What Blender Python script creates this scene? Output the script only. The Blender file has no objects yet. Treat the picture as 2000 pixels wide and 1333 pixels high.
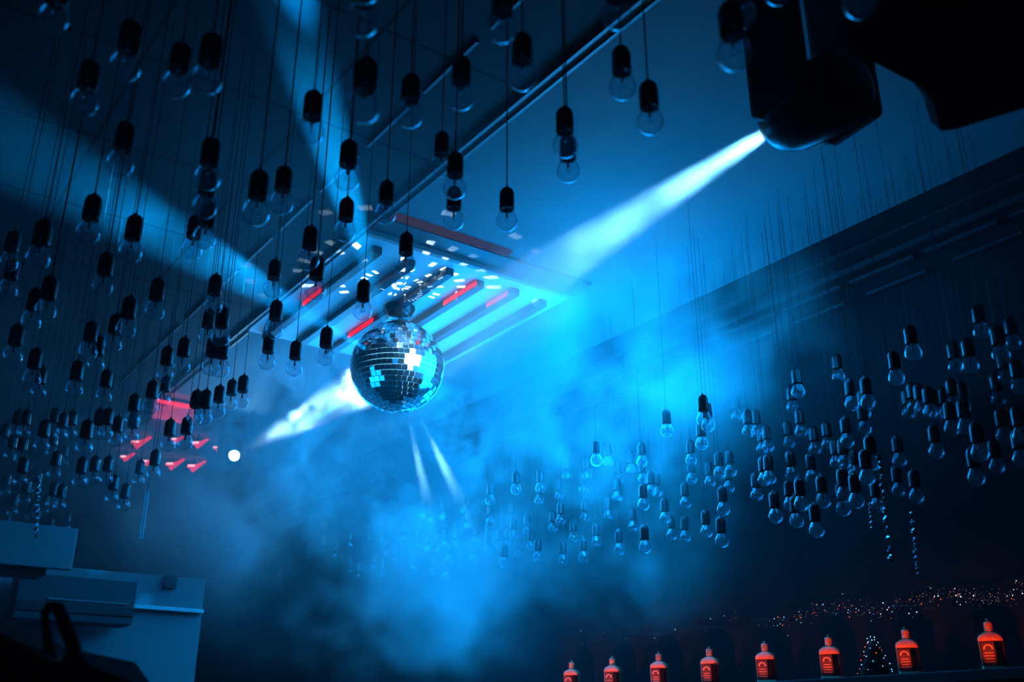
import bpy, bmesh, math, random
from mathutils import Vector, Matrix, noise
random.seed(7)
S = bpy.context.scene
C = S.collection
PI = math.pi
# ------------------------------------------------------------------ camera
W, H, F = 2000.0, 1333.0, 1944.0
CAM = Vector((0, 0, 1.5))
PITCH, HEAD = math.radians(22.0), math.radians(35.6)
FH = Vector((math.sin(HEAD), math.cos(HEAD), 0))
RT = Vector((math.cos(HEAD), -math.sin(HEAD), 0))
FW = FH * math.cos(PITCH) + Vector((0, 0, math.sin(PITCH)))
UP = -FH * math.sin(PITCH) + Vector((0, 0, math.cos(PITCH)))
CEIL, XW = 3.75, 3.7

def ray(px, py):
    return FW + RT * ((px - W / 2) / F) - UP * ((py - H / 2) / F)
def at(px, py, d):
    return CAM + ray(px, py) * d
def on_plane(px, py, axis, val):
    r = ray(px, py)
    return CAM + r * ((val - CAM[axis]) / r[axis])
def proj(p):
    q = Vector(p) - CAM
    d = q.dot(FW)
    return W / 2 + F * q.dot(RT) / d, H / 2 - F * q.dot(UP) / d, d

cd = bpy.data.cameras.new('camera'); co = bpy.data.objects.new('camera', cd); C.objects.link(co)
co.matrix_world = Matrix.Translation(CAM) @ Matrix((RT, UP, -FW)).transposed().to_4x4()
cd.sensor_width = 36; cd.lens = 35; cd.clip_start = 0.05; cd.clip_end = 100
cd.dof.use_dof = True; cd.dof.focus_distance = 4.2; cd.dof.aperture_fstop = 2.5
S.camera = co
S.view_settings.view_transform = 'Standard'; S.view_settings.look = 'None'
S.view_settings.gamma = 1; S.view_settings.use_curve_mapping = False; S.view_settings.exposure = 0
cy = S.cycles
cy.max_bounces = 2; cy.diffuse_bounces = 1; cy.glossy_bounces = 1; cy.transmission_bounces = 1
cy.volume_bounces = 0; cy.transparent_max_bounces = 20
cy.caustics_reflective = False; cy.caustics_refractive = False
cy.use_adaptive_sampling = True; cy.adaptive_threshold = .2; cy.adaptive_min_samples = 20
cy.volume_step_rate = 4.0; cy.volume_max_steps = 256
cy.sample_clamp_indirect = 4.0; cy.sample_clamp_direct = 0.0
wd = bpy.data.worlds.new('world'); S.world = wd; wd.use_nodes = True
wd.node_tree.nodes['Background'].inputs[0].default_value = (0.0, 0.004, 0.012, 1)
wd.node_tree.nodes['Background'].inputs[1].default_value = 0.3

# ------------------------------------------------------------------ materials
def mat(name, col=(.5, .5, .5), rough=.5, metal=0, spec=.5, emit=None, es=0, bump=0, bscale=40):
    m = bpy.data.materials.new(name); m.use_nodes = True
    b = m.node_tree.nodes['Principled BSDF']
    b.inputs['Base Color'].default_value = (*col, 1)
    b.inputs['Roughness'].default_value = rough; b.inputs['Metallic'].default_value = metal
    b.inputs['Specular IOR Level'].default_value = spec
    if emit:
        b.inputs['Emission Color'].default_value = (*emit, 1); b.inputs['Emission Strength'].default_value = es
    if bump:
        n = m.node_tree.nodes.new('ShaderNodeTexNoise'); n.inputs['Scale'].default_value = bscale
        tc = m.node_tree.nodes.new('ShaderNodeTexCoord')
        m.node_tree.links.new(tc.outputs['Object'], n.inputs['Vector'])
        bp = m.node_tree.nodes.new('ShaderNodeBump'); bp.inputs['Strength'].default_value = bump; bp.inputs['Distance'].default_value = .01
        m.node_tree.links.new(n.outputs[0], bp.inputs['Height']); m.node_tree.links.new(bp.outputs[0], b.inputs['Normal'])
    return m

def glass_mat(name, tint=(.93, .97, 1.0), base=.10, rim=.8, dark=.45, rough=.025):
    m = bpy.data.materials.new(name); m.use_nodes = True; t = m.node_tree; t.nodes.clear()
    o = t.nodes.new('ShaderNodeOutputMaterial'); mx = t.nodes.new('ShaderNodeMixShader')
    tr = t.nodes.new('ShaderNodeBsdfTransparent'); gl = t.nodes.new('ShaderNodeBsdfGlossy')
    gl.inputs['Roughness'].default_value = rough
    lw = t.nodes.new('ShaderNodeLayerWeight'); lw.inputs[0].default_value = .5
    p = t.nodes.new('ShaderNodeMath'); p.operation = 'POWER'; p.inputs[1].default_value = 3.5
    ml = t.nodes.new('ShaderNodeMath'); ml.operation = 'MULTIPLY_ADD'; ml.inputs[1].default_value = rim; ml.inputs[2].default_value = base
    p2 = t.nodes.new('ShaderNodeMath'); p2.operation = 'POWER'; p2.inputs[1].default_value = 5
    mc = t.nodes.new('ShaderNodeMix'); mc.data_type = 'RGBA'
    mc.inputs[6].default_value = (*tint, 1); mc.inputs[7].default_value = (tint[0] * dark, tint[1] * dark, tint[2] * dark, 1)
    L = t.links
    L.new(lw.outputs['Facing'], p.inputs[0]); L.new(p.outputs[0], ml.inputs[0]); L.new(ml.outputs[0], mx.inputs[0])
    L.new(lw.outputs['Facing'], p2.inputs[0]); L.new(p2.outputs[0], mc.inputs[0]); L.new(mc.outputs[2], tr.inputs[0])
    tl = t.nodes.new('ShaderNodeBsdfTranslucent'); tl.inputs[0].default_value = (.9, .95, 1, 1); m2 = t.nodes.new('ShaderNodeMixShader'); m2.inputs[0].default_value = .018
    L.new(tr.outputs[0], mx.inputs[1]); L.new(gl.outputs[0], mx.inputs[2]); L.new(mx.outputs[0], m2.inputs[1]); L.new(tl.outputs[0], m2.inputs[2]); L.new(m2.outputs[0], o.inputs[0])
    return m

def emit_mat(name, col, s):
    m = bpy.data.materials.new(name); m.use_nodes = True; t = m.node_tree; t.nodes.clear()
    o = t.nodes.new('ShaderNodeOutputMaterial'); e = t.nodes.new('ShaderNodeEmission')
    e.inputs[0].default_value = (*col, 1); e.inputs[1].default_value = s
    t.links.new(e.outputs[0], o.inputs[0]); return m

M = {}
M['glass'] = glass_mat('bulb_glass')
M['socket'] = mat('black_bakelite', (.012, .012, .013), .28, bump=.05)
M['cord'] = mat('black_cord', (.01, .01, .01), .6)
M['wire'] = mat('filament_wire', (.05, .05, .055), .35, .6)
M['black'] = mat('black_paint', (.01, .01, .011), .5, bump=.1)
M['blackgloss'] = mat('black_gloss_plastic', (.04, .042, .047), .25, bump=.03)
M['mirror'] = mat('mirror_facets', (.88, .9, .92), .05, 1)
M['grout'] = mat('ball_grout', (.8, .8, .82), .6, bump=.1)
M['chrome'] = mat('chrome', (.7, .7, .72), .15, 1)
M['steel'] = mat('steel', (.5, .5, .52), .35, 1)
M['panel'] = mat('pale_ceiling_board', (.62, .66, .68), .55, bump=.15, bscale=9)
M['beam'] = mat('dark_joist', (.035, .045, .06), .45, bump=.1)
M['white'] = mat('white_laminate', (.24, .25, .26), .5, bump=.05)
M['darkwall'] = mat('dark_wall', (.012, .013, .015), .85, spec=.1, bump=.2, bscale=12)
M['red_led'] = emit_mat('red_led', (1, .02, .05), 2.5)
M['red_dim'] = emit_mat('red_glow', (1, .015, .05), 1.1)
M['trim'] = mat('dull_trim_metal', (.2, .21, .22), .5, .7)
M['pale'] = mat('pale_enamel', (.85, .87, .9), .45, bump=.03)
M['foil'] = mat('silver_foil', (.8, .82, .85), .18, 1, bump=.6, bscale=60)
M['lens'] = emit_mat('lamp_lens', (.3, .75, 1), 350)
M['lens_glass'] = mat('front_lens_glass', (.02, .025, .03), .08)

XA_ = 1.84
def ceiling_mat():
    m = mat('ceiling_tiles', (.2, .2, .2), .75, spec=.15, bump=0)
    t = m.node_tree; b = t.nodes['Principled BSDF']
    tc = t.nodes.new('ShaderNodeTexCoord'); br = t.nodes.new('ShaderNodeTexBrick')
    br.offset = 0; br.inputs['Scale'].default_value = 1; br.inputs['Brick Width'].default_value = .62; br.inputs['Row Height'].default_value = .62
    br.inputs['Mortar Size'].default_value = .008
    br.inputs['Color1'].default_value = (.055, .057, .06, 1); br.inputs['Color2'].default_value = (.042, .044, .047, 1); br.inputs['Mortar'].default_value = (.01, .01, .01, 1)
    sx = t.nodes.new('ShaderNodeSeparateXYZ'); lt = t.nodes.new('ShaderNodeMath'); lt.operation = 'LESS_THAN'; lt.inputs[1].default_value = XA_
    mx = t.nodes.new('ShaderNodeMix'); mx.data_type = 'RGBA'; mx.inputs[6].default_value = (.19, .2, .21, 1)
    L = t.links
    L.new(tc.outputs['Object'], br.inputs['Vector']); L.new(tc.outputs['Object'], sx.inputs[0]); L.new(sx.outputs[0], lt.inputs[0])
    L.new(lt.outputs[0], mx.inputs[0]); L.new(br.outputs['Color'], mx.inputs[7]); L.new(mx.outputs[2], b.inputs['Base Color'])
    return m
M['ceiling'] = ceiling_mat()

# ------------------------------------------------------------------ helpers
def link(name, me, m=None, parent=None, loc=None):
    o = bpy.data.objects.new(name, me)
    C.objects.link(o)
    if m is not None and me is not None and not me.materials: me.materials.append(m)
    if parent is not None: o.parent = parent
    if loc is not None: o.location = loc
    return o
def tag(o, label=None, cat=None, group=None, kind=None):
    for k, v in (('label', label), ('category', cat), ('group', group), ('kind', kind)):
        if v: o[k] = v
    return o
def thing(name, label, cat, loc=(0, 0, 0), group=None):
    o = bpy.data.objects.new(name, None); C.objects.link(o); o.location = loc; o.empty_display_size = .05
    return tag(o, label, cat, group)
def finish(bm, name, smooth=False):
    bmesh.ops.recalc_face_normals(bm, faces=bm.faces[:])
    me = bpy.data.meshes.new(name); bm.to_mesh(me); bm.free()
    if smooth:
        for p in me.polygons: p.use_smooth = True
    return me
def box(bm, c, s, rot=None, bevel=0):
    r = bmesh.ops.create_cube(bm, size=1)
    vs = r['verts']
    bmesh.ops.scale(bm, vec=s, verts=vs)
    if bevel:
        es = list({e for v in vs for e in v.link_edges})
        g = bmesh.ops.bevel(bm, geom=es, offset=bevel, segments=2, affect='EDGES', profile=.6)
        vs = list({v for f in g['faces'] for v in f.verts} | {v for v in vs if v.is_valid})
    if rot is not None: bmesh.ops.rotate(bm, cent=(0, 0, 0), matrix=rot, verts=vs)
    bmesh.ops.translate(bm, vec=c, verts=vs)
    return vs
def box_me(name, c, s, bevel=0, rot=None):
    bm = bmesh.new(); box(bm, c, s, rot, bevel); return finish(bm, name)
def lathe(bm, prof, n=20, mtx=None):
    rings = []
    for r, z in prof:
        if r < 1e-6:
            v = bm.verts.new((0, 0, z)); rings.append([v])
        else:
            rings.append([bm.verts.new((r * math.cos(2 * PI * k / n), r * math.sin(2 * PI * k / n), z)) for k in range(n)])
    for a, b in zip(rings, rings[1:]):
        if len(a) == 1 and len(b) == 1: continue
        for k in range(n):
            q = [a[0]] if len(a) == 1 else [a[k], a[(k + 1) % n]]
            q += [b[0]] if len(b) == 1 else [b[(k + 1) % n], b[k]]
            bm.faces.new(q)
    if mtx is not None:
        bmesh.ops.transform(bm, matrix=mtx, verts=[v for r in rings for v in r])
def lathe_me(name, prof, n=20, smooth=True):
    bm = bmesh.new(); lathe(bm, prof, n); return finish(bm, name, smooth)
def tube(bm, pts, r, n=8, caps=True):
    pts = [Vector(p) for p in pts]; rings = []
    rr = r if isinstance(r, (list, tuple)) else [r] * len(pts)
    prev = None
    for i, p in enumerate(pts):
        d = (pts[min(i + 1, len(pts) - 1)] - pts[max(i - 1, 0)]).normalized()
        a = prev if prev is not None else (Vector((1, 0, 0)) if abs(d.x) < .8 else Vector((0, 1, 0)))
        x = (a - d * a.dot(d)).normalized(); y = d.cross(x); prev = x
        rings.append([bm.verts.new(p + (x * math.cos(2 * PI * k / n) + y * math.sin(2 * PI * k / n)) * rr[i]) for k in range(n)])
    for a, b in zip(rings, rings[1:]):
        for k in range(n): bm.faces.new((a[k], a[(k + 1) % n], b[(k + 1) % n], b[k]))
    if caps: bm.faces.new(rings[0][::-1]); bm.faces.new(rings[-1])
def aim_matrix(p, target):
    d = (Vector(target) - Vector(p)).normalized()
    return Matrix.Translation(p) @ d.to_track_quat('-Z', 'Y').to_matrix().to_4x4()

# ------------------------------------------------------------------ setting
def struct(name, me, m): return tag(link(name, me, m), kind='structure')
struct('floor', box_me('floor', (-.15, 4.1, -.05), (7.9, 14.4, .1)), M['darkwall'])
struct('ceiling', box_me('ceiling', (-.15, 4.1, CEIL + .05), (7.9, 14.4, .1)), M['ceiling'])
struct('wall_right', box_me('wall_right', (XW + .05, 4.1, CEIL / 2), (.1, 14.4, CEIL)), M['darkwall'])
struct('wall_left', box_me('wall_left', (-4.05, 4.1, CEIL / 2), (.1, 14.4, CEIL)), M['darkwall'])
struct('wall_back', box_me('wall_back', (-.15, 11.25, CEIL / 2), (7.8, .1, CEIL)), M['darkwall'])
struct('wall_front', box_me('wall_front', (-.15, -3.05, CEIL / 2), (7.8, .1, CEIL)), M['darkwall'])
# ceiling trims along the room
XA = 1.84
bm = bmesh.new(); box(bm, (XA, 4.3, CEIL - .011), (.014, 10.6, .022)); box(bm, (XA + .05, 4.3, CEIL - .006), (.012, 10.6, .012))
struct('trim_1', finish(bm, 'trim'), M['trim'])
bm = bmesh.new()
y = 1.0
while y < 11: box(bm, (1.53, y + .2, CEIL - .006), (.012, .36, .012)); y += .44
struct('trim_2', finish(bm, 'trim'), M['trim'])
bm = bmesh.new()
box(bm, (XW - .02, 4.3, 3.52), (.04, 13.0, .03)); box(bm, (XW - .012, 4.3, 3.62), (.024, 13.0, .012))
struct('trim_3', finish(bm, 'trim'), mat('dark_metal_rail', (.05, .055, .06), .4, .6))
bm = bmesh.new(); y = .6
while y < 10.5: box(bm, (XW - .03, y + .17, 3.455), (.03, .33, .016)); y += .38
y = .8
while y < 10.5: box(bm, (XW - .03, y + .17, 3.37), (.02, .3, .012)); y += .42
struct('trim_4', finish(bm, 'trim'), mat('dark_metal_rail_low', (.06, .065, .07), .4, .6))

# ------------------------------------------------------------------ pendant bulbs
GC = .030                                   # globe centre above the bulb's lowest point
def bulb_profile():
    pr = [(0, 0)]
    for k in range(1, 14):
        a = -PI / 2 + k * (PI / 2 + .52) / 13
        pr.append((.03 * math.cos(a), .03 + .03 * math.sin(a)))
    pr += [(.0232, .0515), (.0200, .0570), (.0172, .0625), (.0155, .068), (.0143, .076), (.0138, .086)]
    return pr
BULB = lathe_me('glass_bulb', bulb_profile(), 24); BULB.materials.append(M['glass'])
SOCKET = lathe_me('socket', [(0, .0675), (.0165, .0675), (.0165, .0655), (.0205, .0655), (.0213, .067), (.0215, .072), (.0214, .112), (.0205, .1195), (.0180, .1265),
                              (.0140, .1315), (.0090, .1345), (.0045, .1356), (.0040, .142), (.0022, .1435), (0, .1435)], 20); SOCKET.materials.append(M['socket'])
bm = bmesh.new(); tube(bm, [(0, 0, 0), (0, 0, 1)], .002, 6); CORD = finish(bm, 'cord', True); CORD.materials.append(M['cord'])
bm = bmesh.new()
lathe(bm, [(0, .040), (.0035, .041), (.0040, .044), (.0026, .050), (.0030, .060), (.0085, .074), (.0120, .084)], 8)
for sx in (-1, 1): tube(bm, [(sx * .001, 0, .044), (sx * .006, 0, .036), (sx * .0085, 0, .030)], .0007, 4)
tube(bm, [(.0085 * math.cos(a) , .003 * math.sin(2 * a), .030 - .003 * math.sin(a)) for a in [k * PI / 8 for k in range(9)]], .0008, 4)
FIL = finish(bm, 'filament', True); FIL.materials.append(M['wire'])

TAKEN = []
def pendant(px, py, w, label, group=None, fil=True):
    d = F * .06 / w
    p = at(px, py, d)
    if p.x > XW - .12: d *= (XW - .12 - CAM.x) / (p.x - CAM.x); p = at(px, py, d)
    if p.z > CEIL - .2: d *= (CEIL - .2 - CAM.z) / (p.z - CAM.z); p = at(px, py, d)
    d0 = d
    for k in range(60):
        q = at(px, py, d)
        if q.x <= XW - .1 and q.z < CEIL - .19 and all((q.x - a) ** 2 + (q.y - b) ** 2 > .068 ** 2 for a, b in TAKEN): break
        d = d0 * (1 + (.012 * (k // 2 + 1)) * (-1 if k % 2 else .6))
    p = at(px, py, d); TAKEN.append((p.x, p.y))
    t = thing('pendant_bulb', label, 'light bulb', (p.x, p.y, p.z - GC), group)
    t.rotation_euler = (0, 0, random.uniform(0, 6.28))
    c = link('cord', CORD, None, t, (0, 0, .1425)); ct = 1 if d < 2.9 else (.6 if p.x < 2.6 else .38); c.scale = (ct, ct, CEIL - (p.z - GC) - .1425)
    link('socket', SOCKET, None, t)
    b = link('glass_bulb', BULB, None, t)
    if fil: link('filament', FIL, None, b)
    return t

NAMED = [  # globe centre x, y, globe width in the photo, label
 (105, 35, 60, 'almost invisible dark bulb hanging in the black top left corner'),
 (245, 130, 62, 'dark bulb with one bright speck on its glass, in the dark upper left'),
 (345, 165, 56, 'dark blurred bulb hanging left of and lower than the biggest socket at upper left'),
 (405, 155, 62, 'dark bulb below the wide black socket, just right of a smaller lower socket, upper left'),
 (165, 200, 56, 'dark bulb showing only a crescent glint, above the start of the wide blue beam'),
 (235, 320, 54, 'faint bulb hanging over the upper edge of the wide blue beam at left'),
 (405, 348, 52, 'bulb with bright lower rim, topmost of three stacked ones above the wide blue beam'),
 (400, 405, 48, 'bulb with bright crescent, middle of three stacked ones above the wide blue beam'),
 (400, 465, 46, 'bulb glowing inside the wide blue beam, lowest of three stacked ones'),
 (375, 487, 42, 'faint bulb overlapped by another inside the lower half of the wide blue beam'),
 (172, 455, 48, 'dark bulb just under the wide blue beam, nearest the left edge'),
 (255, 492, 46, 'bulb with crescent glint touching the lower edge of the wide blue beam'),
 (500, 416, 54, 'clear round bulb with two white glints, left one of a close pair above the beam'),
 (550, 397, 47, 'clear bulb with bright lower rim, right one of a close pair above the beam'),
 (607, 258, 54, 'bulb under a tilted black socket, crossed by the narrow top beam'),
 (710, 210, 66, 'large blurred bulb under the widest black socket right of the narrow top beam'),
 (708, 40, 66, 'bulb cut by the top edge, hanging straight above the widest black socket'),
 (710, -25, 66, 'bulb of which only the bottom glint shows at the top edge'),
 (800, 225, 54, 'blurred bulb with a white glint at lower left, just right of the largest one'),
 (900, 190, 54, 'blurred bulb with a white glint, hanging above the thin ceiling strip'),
 (980, 55, 62, 'bulb with socket cut by the top edge and a bright curved lower rim'),
 (1020, 150, 58, 'bulb whose glowing base crosses the thin bright ceiling strip'),
 (678, 350, 50, 'bulb hanging just below the end of the narrow top beam'),
 (862, 325, 44, 'bulb below a black socket where the bright ceiling strip passes behind'),
 (888, 368, 46, 'bulb with a black socket seen inside its glass, upper of two aligned ones'),
 (886, 430, 42, 'bulb with white lower glint, lower of two aligned ones right of the ceiling strip'),
 (753, 418, 42, 'bulb in front of the pink lit left corner of the slatted panel'),
 (674, 452, 42, 'hazy bulb on the bright ceiling strip left of the slatted ceiling panel'),
 (603, 508, 42, 'faint bulb overlapping another socket, left of the slatted ceiling panel'),
 (616, 567, 42, 'sharp bulb whose socket shows through a nearer faint bulb'),
 (533, 565, 36, 'bulb glowing where the wide blue beam ends'),
 (792, 518, 40, 'sharp bulb on a long cord straight above the mirror ball motor'),
 (990, 432, 42, 'lone bulb on a long cord above the right end of the slatted panel'),
 (1104, 285, 50, 'bulb with another black socket showing through its glass, right of the ceiling strip'),
 (1110, 335, 46, 'bulb hidden directly behind and below another, right of the ceiling strip'),
 (1216, 170, 54, 'bulb under a black socket, left one of the close pair at upper right'),
 (1270, 238, 54, 'bulb with white glint, right and lower one of the close pair at upper right'),
 (1205, 30, 60, 'dark glass bulb cut by the top edge, above the close pair at upper right'),
 (1434, 105, 70, 'biggest clear bulb under a tilted black socket, left of the dark moving head light'),
 (1447, 28, 60, 'dark bulb hidden behind the tilted black socket beside the moving head light'),
 (1520, -18, 60, 'bulb showing only a glowing rim at the top edge above the moving head light'),
 (1680, 5, 68, 'dim bulb at the top edge in front of the black fixture at right'),
 (708, 608, 38, 'sharp clear bulb with a red glint, just above and left of the mirror ball'),
 (536, 645, 36, 'sharp bulb with another socket seen below it through its glass'),
 (522, 708, 33, 'bulb hanging partly behind a higher one, lower left of two that overlap'),
 (575, 720, 33, 'clear bulb over the white beam, second nearest to the mirror ball at left'),
 (635, 698, 36, 'sharp clear bulb with glowing base, immediately left of the mirror ball'),
 (472, 783, 30, 'bright bulb, right one of a touching pair left of the white beam'),
 (450, 788, 28, 'bright bulb, left one of a touching pair left of the white beam'),
 (425, 803, 30, 'bright bulb beside the red box, just left of a touching pair'),
 (398, 815, 32, 'bright bulb right of the red box, right one of two side by side'),
 (380, 815, 32, 'bright bulb right of the red box, left one of two side by side'),
 (412, 717, 36, 'bulb on the diagonal ceiling strip, left one of two overlapping in the haze'),
 (430, 720, 36, 'faint bulb behind another one on the diagonal ceiling strip'),
 (430, 660, 36, 'bulb right of a dark hazy socket, above the diagonal ceiling strip'),
 (416, 597, 36, 'bulb in haze directly above a pair of dark sockets, left of the ceiling strip'),
 (404, 660, 34, 'faint bulb left of a clearer one above the diagonal ceiling strip'),
 (355, 715, 34, 'faint hazy bulb at the lower end of the dashed ceiling strip'),
 (322, 732, 34, 'bulb with bright lower right glint, above the red box'),
 (320, 780, 27, 'bulb touching the top left corner of the red box, lower of two in line'),
 (293, 795, 31, 'clear bulb overlapping the left end of the red box'),
 (328, 868, 29, 'clear bulb with two red glints, left one of the pair under the red box'),
 (361, 865, 30, 'bright clear bulb, right one of the pair under the red box'),
 (299, 925, 27, 'clear bulb below the red glints, right above the perforated strap'),
 (270, 940, 24, 'clear bulb directly over the top of the perforated metal strap'),
]
for a in NAMED: pendant(*a)

ORD = 'first second third fourth fifth sixth seventh eighth ninth tenth eleventh twelfth thirteenth fourteenth fifteenth sixteenth seventeenth eighteenth nineteenth twentieth'.split()
def ordn(i):
    if i < 20: return ORD[i]
    t, u = divmod(i + 1, 10)
    return {2: 'twenty', 3: 'thirty', 4: 'forty', 5: 'fifty'}[t] + '-' + ORD[u - 1] if u else {3: 'thirtieth', 4: 'fortieth', 5: 'fiftieth'}[t]
def cluster(lst, fmt, group):
    lst = sorted(lst)
    for i, (x, y, w) in enumerate(lst): pendant(x, y, w, fmt.format(ordn(i)), group, w > 17)

cluster([(74, 504, 48), (17, 512, 38), (16, 566, 38), (200, 560, 42), (89, 607, 42), (61, 628, 40), (246, 643, 40), (302, 608, 40), (220, 672, 36), (172, 687, 36), (187, 712, 34)],
        'dim bulb under the wide beam, {} from the left edge among its neighbours there', 'dim bulbs under the wide blue beam')
cluster([(25, 695, 38), (62, 740, 36), (75, 766, 30), (145, 761, 34), (203, 774, 31), (258, 820, 30), (257, 852, 28), (225, 860, 28)],
        'dim clear bulb left of the red box, {} from left in that loose row', 'bulbs left of the red box')
cluster([(30, 845, 26), (46, 845, 26), (103, 841, 26), (119, 850, 26), (137, 845, 26), (81, 871, 30), (164, 875, 32), (190, 846, 28), (206, 846, 28), (20, 890, 24), (40, 896, 26), (122, 905, 22), (100, 884, 24), (5, 868, 24)],
        'small dim bulb in the dense left swarm, upper layer, {} from left', 'dense swarm of bulbs at left')
cluster([(155, 941, 28), (181, 936, 26), (207, 936, 26), (218, 973, 26), (241, 988, 25), (105, 926, 26), (101, 983, 24), (116, 988, 24), (131, 1030, 17), (40, 940, 27), (47, 978, 24), (60, 1010, 20), (98, 1041, 17), (24, 1001, 22), (9, 962, 22), (13, 1030, 18), (70, 958, 22), (86, 1000, 20)],
        'small dim bulb in the dense left swarm, lower layer, {} from left', 'dense swarm of bulbs at left, low')
cluster([(1784, 691, 34), (1917, 649, 33), (1955, 694, 36), (1979, 671, 26), (1866, 718, 30), (1896, 715, 33), (1964, 739, 28), (1991, 757, 25), (1751, 739, 32), (1950, 781, 28), (1883, 796, 30), (1863, 790, 27),
         (1775, 808, 27), (1785, 796, 27), (1799, 799, 26), (1817, 806, 27), (1829, 811, 25), (1847, 808, 24)],
        'clear bulb against black at far right, upper part, {} from left', 'clear bulbs against the dark right wall')
cluster([(1859, 838, 24), (1886, 835, 27), (1961, 853, 26), (1995, 853, 26), (1914, 886, 24), (1947, 913, 22), (1994, 898, 24), (1907, 934, 24), (1829, 883, 22), (1757, 901, 24), (1755, 959, 22), (1790, 971, 20), (1713, 989, 20)],
        'clear bulb against black at far right, lower part, {} from left', 'lower clear bulbs against the dark right wall')
cluster([(1559, 766, 28), (1638, 736, 26), (1664, 790, 27), (1695, 787, 30), (1688, 808, 26), (1548, 797, 26), (1565, 844, 27), (1462, 844, 26), (1479, 844, 26), (1439, 814, 24), (1500, 874, 24), (1489, 878, 24), (1541, 866, 25), (1592, 878, 25), (1617, 869, 24), (1655, 863, 24), (1634, 905, 22), (1649, 905, 22), (1688, 839, 24)],
        'glinting bulb in the haze left of the black right side, upper, {} from left', 'bulbs in the haze at right')
cluster([(1427, 922, 22), (1503, 935, 23), (1493, 938, 22), (1547, 928, 22), (1586, 934, 21), (1670, 925, 21), (1694, 934, 21), (1703, 905, 22), (1478, 968, 20), (1544, 986, 19), (1565, 986, 19), (1608, 980, 20), (1649, 968, 20), (1647, 996, 18), (1673, 980, 19), (1424, 953, 20), (1515, 1010, 18), (1595, 1037, 17), (1556, 1019, 17)],
        'small bulb in the haze left of the black right side, lower, {} from left', 'lower bulbs in the haze at right')
cluster([(1303, 843, 26), (1375, 820, 29), (1383, 832, 27), (1371, 868, 26), (1350, 900, 24), (1165, 900, 23), (1188, 903, 22), (1233, 918, 22), (1254, 903, 23), (1108, 930, 21), (1147, 930, 21), (1209, 939, 21), (1255, 937, 20), (1272, 960, 20), (1284, 963, 20), (1351, 937, 21), (1387, 943, 20), (1406, 925, 21)],
        'small glinting bulb in blue haze right of the ball, upper, {} from left', 'bulbs in the haze right of the ball')
cluster([(1008, 957, 21), (1056, 954, 21), (1053, 978, 20), (1092, 969, 20), (1140, 957, 20), (1206, 972, 19), (958, 978, 20), (1339, 984, 19), (1257, 987, 19), (1413, 996, 18), (1189, 1008, 18), (1143, 1011, 18), (1095, 1017, 18), (1299, 1014, 18), (1237, 1030, 17), (1080, 1032, 17), (1312, 1047, 17), (1339, 1050, 17), (1000, 1014, 18), (957, 1017, 18), (1030, 1038, 17)],
        'small bulb in blue haze right of the ball, lower, {} from left', 'lower bulbs in the haze right of the ball')
FAR = [(826, 1007), (865, 1010), (842, 1017), (905, 997), (915, 1027), (721, 1050), (685, 1065), (747, 1072), (754, 1082), (789, 1052), (816, 1067), (834, 1072), (855, 1075), (869, 1062), (890, 1062), (655, 1085),
       (701, 1125), (684, 1115), (771, 1095), (877, 1095), (901, 1110), (975, 1067), (994, 1065), (1038, 1068), (1003, 1047), (955, 1053), (930, 1056), (1051, 1089), (954, 1077), (730, 1110), (746, 1122), (602, 1090),
       (546, 1137), (631, 1075), (1013, 1083), (985, 1100), (1120, 1052), (1165, 1060), (1210, 1075), (1100, 1095), (1260, 1070), (808, 1110), (845, 1118), (925, 1095), (872, 1128), (1140, 1090), (1380, 1040), (1410, 1058)]
for x, y in FAR:
    p = on_plane(x, y, 2, 2.92 + random.uniform(-.06, .06))
    pendant(x, y, F * .06 / min(proj(p)[2], 9.5), 'tiny distant bulb in the haze low under the mirror ball', 'tiny distant bulbs under the ball', False)

# ------------------------------------------------------------------ mirror ball, motor
BC = at(776, 717, 5.34); BR = .25
ball = thing('mirror_ball', 'large round mirror ball of square facets hanging under the slatted ceiling panel', 'disco ball', BC)
bm = bmesh.new(); bmesh.ops.create_uvsphere(bm, u_segments=64, v_segments=32, radius=BR - .006); link('core', finish(bm, 'core', True), M['grout'], ball)
rv = ray(802, 702).normalized(); oc = CAM - BC; bb = rv.dot(oc)
HN = ((CAM + rv * (-bb - math.sqrt(bb * bb - oc.length_squared + BR * BR))) - BC).normalized()      # where the white lamp mirrors
LAMP = BC + (rv - 2 * rv.dot(HN) * HN).normalized() * 4.2
bm = bmesh.new()
ROWS = 27
for i in range(ROWS):
    th = PI * (i + .5) / ROWS; n = max(4, round(2 * PI * math.sin(th) * ROWS / PI)); off = random.random()
    for k in range(n):
        ph = 2 * PI * (k + off) / n
        nn = Vector((math.sin(th) * math.cos(ph), math.sin(th) * math.sin(ph), math.cos(th)))
        ex = Vector((-math.sin(ph), math.cos(ph), 0)); ey = nn.cross(ex)
        ex2 = (ex + nn * random.gauss(0, .022)).normalized(); ey2 = (ey + nn * random.gauss(0, .022)).normalized()
        hw = BR * PI * math.sin(th) / n * .89; hh = BR * PI / ROWS / 2 * .89
        hw = min(hw, hh * 1.25)
        c = nn * (BR - .0005)
        if nn.angle(HN) < math.radians(10.5): ex2 = Vector((-HN.y, HN.x, 0)).normalized(); ey2 = HN.cross(ex2); c = nn * (BR + .0015)
        top = [bm.verts.new(c + ex2 * a * hw + ey2 * b * hh) for a, b in ((-1, -1), (1, -1), (1, 1), (-1, 1))]
        bot = [bm.verts.new(v.co - nn * .005) for v in top]
        bm.faces.new(top); bm.faces.new(bot[::-1])
        for q in range(4): bm.faces.new((top[q], bot[q], bot[(q + 1) % 4], top[(q + 1) % 4]))
link('mirror_tiles', finish(bm, 'mirror_tiles'), M['mirror'], ball)
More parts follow.
